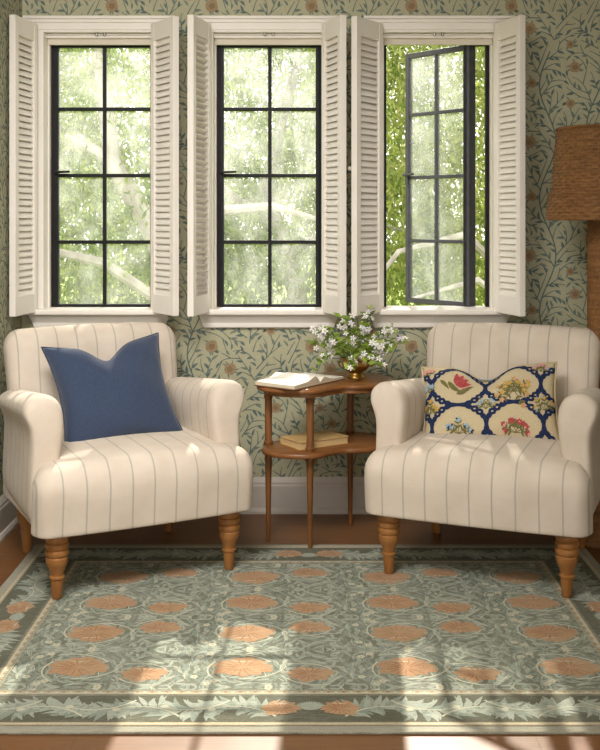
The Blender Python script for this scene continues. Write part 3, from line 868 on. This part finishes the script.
pw = dict(W=0.525, H=0.338, Tk=0.070, chop=0.060, pin=0.06)
pc = cushion(**pw)
def emb():
    r = random.Random(8)
    def put(polys, mi, k):
        for p in polys:
            q = [(max(-0.985, min(0.985, u / (pw['W'] / 2))), max(-0.985, min(0.985, v / (pw['H'] / 2)))) for u, v in p]
            vs = []
            for u, v in q:
                a = cushion_point(u, v, 1, **pw); b = cushion_point(min(u + 0.01, 1), v, 1, **pw); c = cushion_point(u, min(v + 0.01, 1), 1, **pw)
                nn = (b - a).cross(c - a)
                nn = nn.normalized() if nn.length > 1e-9 else Vector((0, -1, 0))
                if nn.y > 0: nn = -nn
                vs.append(a + nn * 0.0007 * k)
            pc.add(vs, [tuple(range(len(vs)))], mi)
    def rope(cx, cy, rx, ry):
        N = 96
        for ph in (0, PI):
            c = []
            for i in range(N + 1):
                a = 2 * PI * i / N; near = abs(math.sin(2 * a))               # plain at the joints, knotted on the diagonals
                w = 0.0105 * math.sin(a * 12 + ph) * near ** 2
                sq = 1.0
                c.append((cx + (rx * sq + w) * math.cos(a), cy + (ry * sq + w) * math.sin(a)))
            put(ribbon(c, [0.0112] * (N + 1)), 1, 2)
    def spray(cx, cy, mi, n, sc, mi2=None):
        for k in range(n):
            a = PI / 2 + (k - (n - 1) / 2) * 0.62 + r.uniform(-.15, .15); ln = sc * r.uniform(0.7, 1.1)
            c, hd = curve(cx, cy - sc * 0.55, a, ln, r.uniform(-8, 8), r.uniform(-14, 14), 7)
            put(ribbon(c, [0.0028] * 8), 2, 2)
            for j in (3, 5):
                for sd in (1, -1): put(leaf(c[j][0], c[j][1], hd[j] + sd * 0.8, 0.019, 0.0075, sd * 0.5, 4), 2, 3)
            for q in range(5):
                aa = q * 2 * PI / 5; put(leaf(c[-1][0], c[-1][1], aa, 0.0125, 0.009, 0.2, 4), mi if (k + q) % 4 else (mi2 or mi), 4)
    for cx in (-0.327, -0.115, 0.097, 0.309):
        for cy in (0.062, -0.103): rope(cx, cy, 0.104, 0.081)
    x, y = -0.110, 0.062                                      # one large red tulip with broad leaves
    for k in range(8): put(leaf(x - 0.010, y - 0.002, -0.1 + k * 0.22, 0.060, 0.024, 0.2, 6), 3 if k % 2 else 6, 3 + k % 2)
    for lx, ly, a, ln, w, cu in ((-0.040, 0.016, -1.1, 0.072, 0.020, 0.9), (-0.010, -0.036, 0.2, 0.06, 0.018, 0.9), (-0.075, 0.026, -0.7, 0.058, 0.015, -0.4), (0.02, -0.03, 0.9, 0.05, 0.012, -0.5)):
        put(leaf(x + lx, y + ly, a, ln, w, cu, 7), 2, 4)
    spray(0.097, 0.066, 4, 9, 0.066, 6); spray(0.097, 0.046, 4, 6, 0.045)
    spray(-0.115, -0.105, 5, 5, 0.050, 1); spray(0.097, -0.105, 3, 6, 0.054, 6); spray(0.105, -0.10, 3, 4, 0.035)
    spray(-0.009, -0.02, 5, 4, 0.042, 4); spray(-0.232, -0.02, 4, 5, 0.048); spray(0.215, -0.02, 4, 5, 0.048, 5)
    spray(0.205, 0.135, 6, 4, 0.036, 5); spray(-0.009, 0.138, 5, 3, 0.03); spray(-0.232, 0.135, 6, 3, 0.03); spray(-0.235, 0.06, 5, 3, 0.03)
emb()
M['emb_pink'] = noisy('embroidery_pink', (206, 138, 130), (222, 168, 156), 160, 0.85, 0.15)
lp = pc.build('lumbar_cushion', [M['linen'], M['emb_navy'], M['emb_green'], M['emb_red'], M['emb_gold'], M['emb_blue'], M['emb_pink']], angle=180)
piping(rad=0.0042, **pw).build('piping', M['linen'], lp, angle=180)
tag(lp, 'oblong linen cushion embroidered with navy ropes and flowers', 'cushion')
on_chair(lp, ch2, -0.026, 0.078, 0.566, math.radians(33), math.radians(-5), math.radians(6))

# ------------------------------------------------------------------ side table
def smooth_outline(pts, n=6):
    out = []; m = len(pts)
    for i in range(m):
        p0, p1, p2, p3 = (Vector(pts[(i + k - 1) % m]) for k in range(4))
        for s in range(n):
            t = s / n
            out.append(tuple(0.5 * ((2 * p1) + (p2 - p0) * t + (2 * p0 - 5 * p1 + 4 * p2 - p3) * t * t + (3 * p1 - p0 - 3 * p2 + p3) * t ** 3)))
    return out
TX, TY, TZ = 0.08, 4.22, 0.64
outl = [(-0.195, 4.10), (-0.16, 4.03), (-0.09, 3.992), (-0.01, 3.978), (0.05, 3.995), (0.10, 4.045), (0.15, 4.085), (0.21, 4.09), (0.28, 4.11), (0.34, 4.18), (0.355, 4.27), (0.325, 4.36), (0.25, 4.43), (0.16, 4.445), (0.06, 4.41), (-0.04, 4.345), (-0.12, 4.27), (-0.175, 4.19)]
outl = [(x - TX, y - TY) for x, y in outl]
tb = tag(empty('side_table', (TX, TY, 0)), 'kidney shaped two tier wooden side table on slim legs between the armchairs', 'table')
so = smooth_outline(outl)
MB().extrude(so, TZ - 0.020, TZ, r=0.008).build('tabletop', M['table_wood'], tb, angle=60)
MB().extrude([(x * 0.90, y * 0.90) for x, y in so], TZ - 0.036, TZ - 0.018).build('apron', M['table_wood'], tb, angle=60)
MB().extrude([(x * 0.93, y * 0.93) for x, y in so], 0.366, 0.388, r=0.007).build('shelf', M['table_wood'], tb, angle=60)
tlegs = [(-0.151, 4.175), (0.016, 4.055), (0.187, 4.39), (0.300, 4.245)]
for lx, ly in tlegs:
    b = RT if ly < RY + RD / 2 else 0.0
    p = [(0.0, b), (0.0072, b), (0.0085, b + 0.006), (0.0125, 0.27), (0.0150, 0.335), (0.0150, 0.348), (0.0185, 0.352), (0.0185, 0.362), (0.0165, 0.366), (0.0165, 0.388), (0.0185, 0.392), (0.0185, 0.400), (0.0150, 0.404),
         (0.0140, 0.42), (0.0145, 0.50), (0.0150, 0.565), (0.0150, 0.572), (0.0185, 0.577), (0.0185, 0.584), (0.016, 0.588), (0.0205, 0.598), (0.0215, 0.606), (0.0215, 0.622)]
    MB().lathe(p, 16, (lx - TX, ly - TY, 0)).build('leg', M['tleg_wood'], tb, angle=35)

# open book
def open_book():
    root = empty('open_book', (-0.022, 4.142, TZ), math.radians(-36.4))   # local x = along the spine, y = across the pages
    hl, pwid = 0.096, 0.166
    cv = MB(); cv.rbox(-hl - 0.004, hl + 0.004, -pwid - 0.005, pwid + 0.005, 0.0005, 0.004, 0.002, 0.002, 0.0015, 0.0015, 2, 2)
    cv.build('cover', M['cover_dark'], root)
    for sd in (-1, 1):
        mb = MB(); N = 16; top = []; thick = 0.024 if sd < 0 else 0.014
        for i in range(N + 1):
            t = i / N
            h = thick * (1 - 0.45 * t) * min(1, (t / 0.16 + 0.05)) ** 0.55 + 0.012 * math.exp(-((t - 0.2) / 0.16) ** 2)
            top.append((sd * (t * pwid), 0.0045 + h))
        ring = top + [(sd * pwid, 0.0045), (0.0, 0.0045)]
        rings = [[(x, y, z) for y, z in ring] for x in (-hl, hl)]
        n = len(ring)
        mb.v = [p for q in rings for p in q]
        for j in range(n):
            k = (j + 1) % n
            mb.f.append((j, k, n + k, n + j) if sd < 0 else (k, j, n + j, n + k)); mb.m.append(0 if j < N else 1)
        f0, f1 = tuple(range(n)), tuple(range(2 * n - 1, n - 1, -1))
        mb.f += [f0[::-1] if sd < 0 else f0, f1[::-1] if sd < 0 else f1]; mb.m += [1, 1]
        mb.build('pages', [M['page'], M['page_edge']], root, angle=35)
    rb = MB(); rb.tube([(-hl, 0, 0.006), (hl, 0, 0.006)], 0.0025, 6); rb.build('spine', M['cover_dark'], root)
    tag(root, 'open book with blank white pages lying on the side table', 'book')
open_book()

def closed_book():
    root = empty('closed_book', (0.035, 4.185, 0.388), math.radians(33))
    hx, hy, h = 0.118, 0.072, 0.030
    cv = MB()
    cv.box(-hx, hx, -hy, hy, 0.0005, 0.003); cv.box(-hx, hx, -hy, hy, h - 0.003, h); cv.box(-hx, hx, hy - 0.003, hy, 0.003, h - 0.003)
    cv.build('cover', M['cover_tan'], root, smooth=False, bevel=0.0012)
    MB().box(-hx + 0.004, hx - 0.004, -hy + 0.004, hy - 0.004, 0.0031, h - 0.0031).build('pages', M['tan_edge'], root, smooth=False)
    tag(root, 'closed tan book lying on the lower shelf of the side table', 'book')
closed_book()

# ------------------------------------------------------------------ brass bowl and flowers
VX, VY = 0.205, 4.262
va = MB()
va.lathe([(0.0, 0.0005), (0.036, 0.0005), (0.039, 0.003), (0.038, 0.010), (0.034, 0.014), (0.031, 0.020), (0.030, 0.024), (0.034, 0.028), (0.046, 0.036), (0.055, 0.048), (0.058, 0.060), (0.056, 0.070), (0.058, 0.077), (0.062, 0.082), (0.0605, 0.0835), (0.054, 0.072), (0.052, 0.055), (0.040, 0.042), (0.0, 0.040)], 40, cap=False)
va = va.build('footed_bowl', M['brass'], angle=50)
va.location = (VX, VY, TZ)
for sx in (-1, 1):
    hd = MB(); hd.tube([(sx * (0.057 + 0.014 * math.sin(a)), 0, 0.062 - 0.014 * math.cos(a)) for a in [PI * k / 10 for k in range(11)]], 0.0035, 8)
    hd.build('handle', M['brass'], va)
tag(va, 'small footed brass bowl holding the flowers on the side table', 'vase')

def blossom_mesh(mat, seed):
    r = random.Random(seed); mb = MB()
    for q in range(5):
        a = q * 2 * PI / 5 + r.uniform(-.15, .15); ca, sa = math.cos(a), math.sin(a); pa, pb = -sa, ca
        P = lambda d, w, z: (ca * d + pa * w, sa * d + pb * w, z)
        mb.add([P(0.001, 0, 0), P(0.006, 0.0032, 0.002), P(0.0115, 0.0030, 0.0022), P(0.0145, 0, 0.001), P(0.0115, -0.0030, 0.0022), P(0.006, -0.0032, 0.002)], [(0, 1, 2, 3, 4, 5)], 0)
    mb.lathe([(0.0026, -0.001), (0.0026, 0.002), (0.001, 0.0035)], 7, mi=1)
    o = mb.build('blossom', [mat, M['pistil']], angle=60); me = o.data
    bpy.data.objects.remove(o); return me
BL = [blossom_mesh(M['petal'], 1), blossom_mesh(M['petal_lilac'], 2), blossom_mesh(M['petal'], 3)]
def sprig(seed, az, tilt, ln, droop, label):
    r = random.Random(seed)
    root = empty('flower_sprig', (VX + 0.022 * math.cos(az), VY + 0.022 * math.sin(az), TZ + 0.052))
    tag(root, label, 'flower', 'flower sprigs in the brass bowl')
    pts = []; p = Vector((0, 0, 0)); n = 10; t = tilt * 0.35; hd = []
    for i in range(n + 1):
        pts.append(p.copy()); hd.append(t)
        t = tilt * (0.35 + 0.65 * min(1, i / 4)) + droop * (i / n) ** 2
        p = p + Vector((math.sin(t) * math.cos(az), math.sin(t) * math.sin(az), math.cos(t))) * ln / n
    MB().tube(pts, [0.0018 - 0.0008 * i / n for i in range(n + 1)], 5).build('stem', M['stem'], root)
    lf = MB()
    for i in range(3, n + 1):
        for q in range(3 if i > 4 else 1):
            a = r.random() * 2 * PI; b = r.uniform(0.5, 1.4)
            d = Vector((math.sin(b) * math.cos(a), math.sin(b) * math.sin(a), math.cos(b) * 0.8)).normalized()
            s = d.cross(Vector((r.uniform(-1, 1), r.uniform(-1, 1), 0.7))).normalized(); L = r.uniform(0.022, 0.046); w = L * r.uniform(0.20, 0.32); o = pts[i]
            u = s.cross(d)
            lf.add([o, o + d * L * .4 + s * w + u * w * .3, o + d * L, o + d * L * .4 - s * w + u * w * .3], [(0, 1, 2), (0, 2, 3)])
    lf.build('leaves', M['posy_leaf'], root, smooth=False)
    for k in range(r.randint(6, 9)):
        i = r.randint(6, n)
        off = Vector((r.gauss(0, 1), r.gauss(0, 1) - 0.3, r.gauss(0, 1) + 0.4)).normalized() * r.uniform(0.008, 0.024)
        b = bpy.data.objects.new('blossom', BL[r.choice((0, 0, 1, 2, 2))]); C.objects.link(b); b.parent = root
        b.location = pts[i] + off
        dirv = (off.normalized() + Vector((0, -0.7, 0.3))).normalized()
        b.rotation_euler = dirv.to_track_quat('Z', 'Y').to_euler(); b.scale = (r.uniform(0.85, 1.2),) * 3
    return root
rs = random.Random(21); SPR = 'slender green sprig with small white and lilac blossoms in the brass bowl'
for k in range(24):
    az = 2 * PI * k * 0.381966 + 0.3
    tilt = (0.25, 0.75, 1.15, 1.45)[k % 4] + rs.uniform(-0.12, 0.12)
    ln = (0.225, 0.20, 0.20, 0.20)[k % 4] * rs.uniform(0.85, 1.1)
    if math.sin(az) > 0.5: ln *= 0.85
    sprig(100 + k, az, tilt, ln, (0.1, 0.2, 0.5, 0.8)[k % 4], SPR)
sprig(300, PI + 0.55, 1.45, 0.215, 1.35, 'sprig of white blossoms drooping lowest on the left, above the open book')
sprig(301, -0.15, 1.10, 0.215, 0.55, 'white flowering sprig reaching farthest right from the brass bowl')

# ------------------------------------------------------------------ rattan floor lamp
LX, LY = 1.205, 4.20
def woven(prof, rows_h, stakes, n_t, amp, name, parent, closed_rim=True):
    """surface of revolution with a real over-under weave"""
    mb = MB(); z0, z1 = prof[0][1], prof[-1][1]; L = [0.0]
    for a, b in zip(prof, prof[1:]): L.append(L[-1] + math.hypot(b[0] - a[0], b[1] - a[1]))
    rows = max(1, round(L[-1] / rows_h)); nz = rows * 4
    rings = []
    for i in range(nz + 1):
        s = L[-1] * i / nz
        j = max(k for k in range(len(L) - 1) if L[k] <= s + 1e-9); t = (s - L[j]) / (L[j + 1] - L[j])
        r0 = prof[j][0] + (prof[j + 1][0] - prof[j][0]) * t; z = prof[j][1] + (prof[j + 1][1] - prof[j][1]) * t
        row = min(rows - 1, i // 4); ph = (i % 4) / 4; env = abs(math.sin(PI * ph))
        ring = []
        for k in range(n_t):
            th = 2 * PI * k / n_t
            rr = r0 + amp * env * (0.45 + 0.55 * math.cos(stakes / 2 * th + PI * row))
            ring.append((rr * math.cos(th), rr * math.sin(th), z))
        rings.append(ring)
    mb.loft(rings, cap=False)
    o = mb.build(name, M['rattan'], parent, angle=180)
    sol = o.modifiers.new('solid', 'SOLIDIFY'); sol.thickness = 0.004; sol.offset = -1
    return o
lamp = tag(empty('floor_lamp', (LX, LY, 0)), 'woven rattan floor lamp standing in the corner behind an armchair', 'lamp')
woven([(0.150, 0.002), (0.150, 0.02), (0.135, 0.05), (0.105, 0.12), (0.082, 0.22), (0.070, 0.36), (0.066, 0.60), (0.066, 1.26), (0.062, 1.30)], 0.009, 36, 108, 0.003, 'column', lamp)
sh = woven([(0.226, 1.290), (0.226, 1.300), (0.222, 1.345), (0.218, 1.385), (0.2165, 1.395), (0.206, 1.41), (0.198, 1.50), (0.188, 1.60), (0.184, 1.648), (0.187, 1.658)], 0.0125, 56, 224, 0.0085, 'lamp_shade', lamp)
for z, r0 in ((1.292, 0.2275), (1.392, 0.2195), (1.656, 0.188)):
    ring = [(r0 * math.cos(2 * PI * k / 72), r0 * math.sin(2 * PI * k / 72), z) for k in range(73)]
    rim = MB(); rim.tube(ring, 0.0052, 8); rim.build('rim', M['rattan'], sh)
fit = MB(); fit.lathe([(0.0, 1.295), (0.020, 1.295), (0.020, 1.40), (0.012, 1.42), (0.0, 1.42)], 16)
for k in range(3):
    a = k * 2 * PI / 3; fit.tube([(0.018 * math.cos(a), 0.018 * math.sin(a), 1.39), (0.204 * math.cos(a), 0.204 * math.sin(a), 1.40)], 0.003, 6)
fit.build('lamp_fitting', M['brass'], lamp)
bu = base_mat('frosted_bulb', (240, 236, 226), 0.4)
MB().lathe([(0.012, 1.42), (0.016, 1.44), (0.030, 1.47), (0.032, 1.49), (0.024, 1.512), (0.0, 1.52)], 20).build('bulb', bu, lamp, angle=60)

# ------------------------------------------------------------------ the garden outside
gd = MB().box(-14, 14, WALL + 0.25, 40, -0.65, -0.6).build('ground', M['grass'], smooth=False); structure(gd)
def tree(name, label, x, y, seed, lobes, mat, n, lsize, trunk, branches):
    rng = np.random.default_rng(seed); r = random.Random(seed)
    root = tag(empty(name, (x, y, -0.6)), label, 'tree')
    tk = MB(); tk.tube(trunk[0], trunk[1], 10)
    for pts, rad in branches: tk.tube(pts, rad, 7)
    tk.build('trunk', M['bark'], root)
    vol = np.array([l[3] * l[4] * l[5] for l in lobes]) ** 0.75; cnt = (n * vol / vol.sum()).astype(int)
    P = []
    for (lx, ly, lz, a, b, c), k in zip(lobes, cnt):
        d = rng.normal(size=(k, 3)); d /= np.linalg.norm(d, axis=1)[:, None]
        rad = rng.random(k) ** 0.45
        P.append(np.array([lx, ly, lz]) + d * rad[:, None] * np.array([a, b, c]))
    P = np.concatenate(P)
    # gather leaves into hanging sprays
    nc = max(30, len(P) // 28); ctr = P[rng.choice(len(P), nc, replace=False)]
    which = rng.integers(0, nc, len(P)); P = ctr[which] + rng.normal(size=P.shape) * np.array([0.10, 0.10, 0.15])
    k = len(P)
    az = rng.random(k) * 6.283; el = rng.normal(-0.75, 0.5, k)
    d = np.stack([np.cos(az) * np.cos(el), np.sin(az) * np.cos(el), np.sin(el)], 1)
    s = np.cross(d, rng.normal(size=(k, 3))); s /= np.linalg.norm(s, axis=1)[:, None]
    L = (lsize * (0.7 + 0.6 * rng.random(k)))[:, None]; w = L * 0.17
    V = np.stack([P, P + d * L * .45 + s * w, P + d * L, P + d * L * .45 - s * w], 1).reshape(-1, 3)
    F = np.arange(4 * k).reshape(-1, 4)
    me = bpy.data.meshes.new('foliage'); me.from_pydata(V.tolist(), [], F.tolist()); me.materials.append(mat)
    o = bpy.data.objects.new('foliage', me); C.objects.link(o); o.parent = root
    return root
def lim(*p): return list(p)
tree('tree', 'pale barked tree with forked trunk outside the left window', -2.1, 9.4, 1,
     [(-0.9, 0.5, 2.2, 1.5, 1.0, 1.6), (0.6, 0.6, 1.6, 1.4, 1.0, 1.3), (0.1, 0.3, 3.9, 2.0, 1.2, 1.2), (-0.2, 0.2, 5.6, 1.8, 1.4, 1.2)], M['tree_leaf'], 36000, 0.085,
     ([(1.25, 0, 0), (1.0, 0, 1.0), (0.75, 0, 1.7), (0.35, 0, 2.4), (0.2, 0.1, 3.4), (0.0, 0.1, 5.2)], [0.14, 0.12, 0.10, 0.085, 0.06, 0.03]),
     [([(0.75, 0, 1.7), (1.2, -0.1, 1.95), (1.8, -0.1, 2.0), (2.3, -0.2, 1.85)], [0.07, 0.05, 0.035, 0.02]), ([(0.35, 0, 2.4), (-0.3, 0, 2.8), (-1.0, 0.1, 3.0)], [0.06, 0.04, 0.02]), ([(1.0, 0, 1.0), (0.3, -0.2, 1.5), (-0.6, -0.2, 1.7), (-1.4, -0.1, 2.3)], [0.06, 0.045, 0.03, 0.015])])
tree('tree', 'willowy light green tree filling the middle window', -0.2, 10.4, 2,
     [(-0.6, 0.3, 2.0, 1.4, 1.0, 1.6), (0.7, 0.3, 1.7, 1.3, 1.0, 1.4), (0.1, 0.2, 3.8, 1.8, 1.2, 1.2), (0.3, 0, 5.6, 2.0, 1.4, 1.2)], M['tree_leaf'], 36000, 0.085,
     ([(0.2, 0, 0), (0.1, 0, 1.2), (-0.2, 0, 2.2), (0.1, 0, 3.4), (0.2, 0, 5.2)], [0.12, 0.10, 0.08, 0.06, 0.03]),
     [([(-0.1, 0, 1.8), (-0.7, -0.6, 2.25), (-1.3, -0.8, 2.4)], [0.05, 0.035, 0.015]), ([(0.0, 0, 1.5), (0.6, -0.4, 1.9), (1.4, -0.5, 1.7)], [0.05, 0.03, 0.015])])
tree('tree', 'yellow green drooping tree outside the open window', 1.7, 9.6, 3,
     [(-0.5, 0.3, 2.2, 1.3, 0.9, 1.6), (0.6, 0.3, 1.8, 1.3, 0.9, 1.5), (0.0, 0.2, 3.9, 1.7, 1.2, 1.2), (0.2, 0, 5.6, 1.7, 1.3, 1.2)], M['tree_leaf2'], 34000, 0.085,
     ([(0.4, 0, 0), (0.3, 0, 1.2), (0.1, 0, 2.2), (0.2, 0, 3.4), (0.1, 0, 5.0)], [0.12, 0.10, 0.08, 0.05, 0.03]),
     [([(0.3, 0, 1.2), (-0.3, -0.5, 1.75), (-0.9, -0.6, 1.6), (-1.3, -0.7, 1.1)], [0.05, 0.035, 0.025, 0.012]), ([(0.3, 0, 1.0), (-0.2, -0.5, 1.35), (-0.8, -0.7, 1.2)], [0.04, 0.03, 0.012])])

for k, (x, y, lab) in enumerate(((-3.6, 13.6, 'distant pale green tree far behind the left window'), (0.6, 14.6, 'distant pale green tree far behind the middle window'), (4.2, 13.8, 'distant pale green tree far behind the open window'))):
    tree('tree', lab, x, y, 10 + k, [(-1.0, 0.3, 1.8, 2.0, 1.0, 1.8), (1.0, 0.3, 1.9, 2.0, 1.0, 1.8), (0.0, 0.2, 3.9, 2.2, 1.2, 1.6)], M['tree_leaf'], 18000, 0.12,
         ([(0, 0, 0), (0.1, 0, 1.5), (-0.1, 0, 3.0), (0.1, 0, 4.4)], [0.16, 0.12, 0.08, 0.03]), [([(0.1, 0, 1.5), (0.7, 0, 2.3), (1.2, 0.1, 2.6)], [0.07, 0.04, 0.02]), ([(0, 0, 2.0), (-0.7, 0, 2.7), (-1.3, 0.1, 2.9)], [0.06, 0.04, 0.02])])
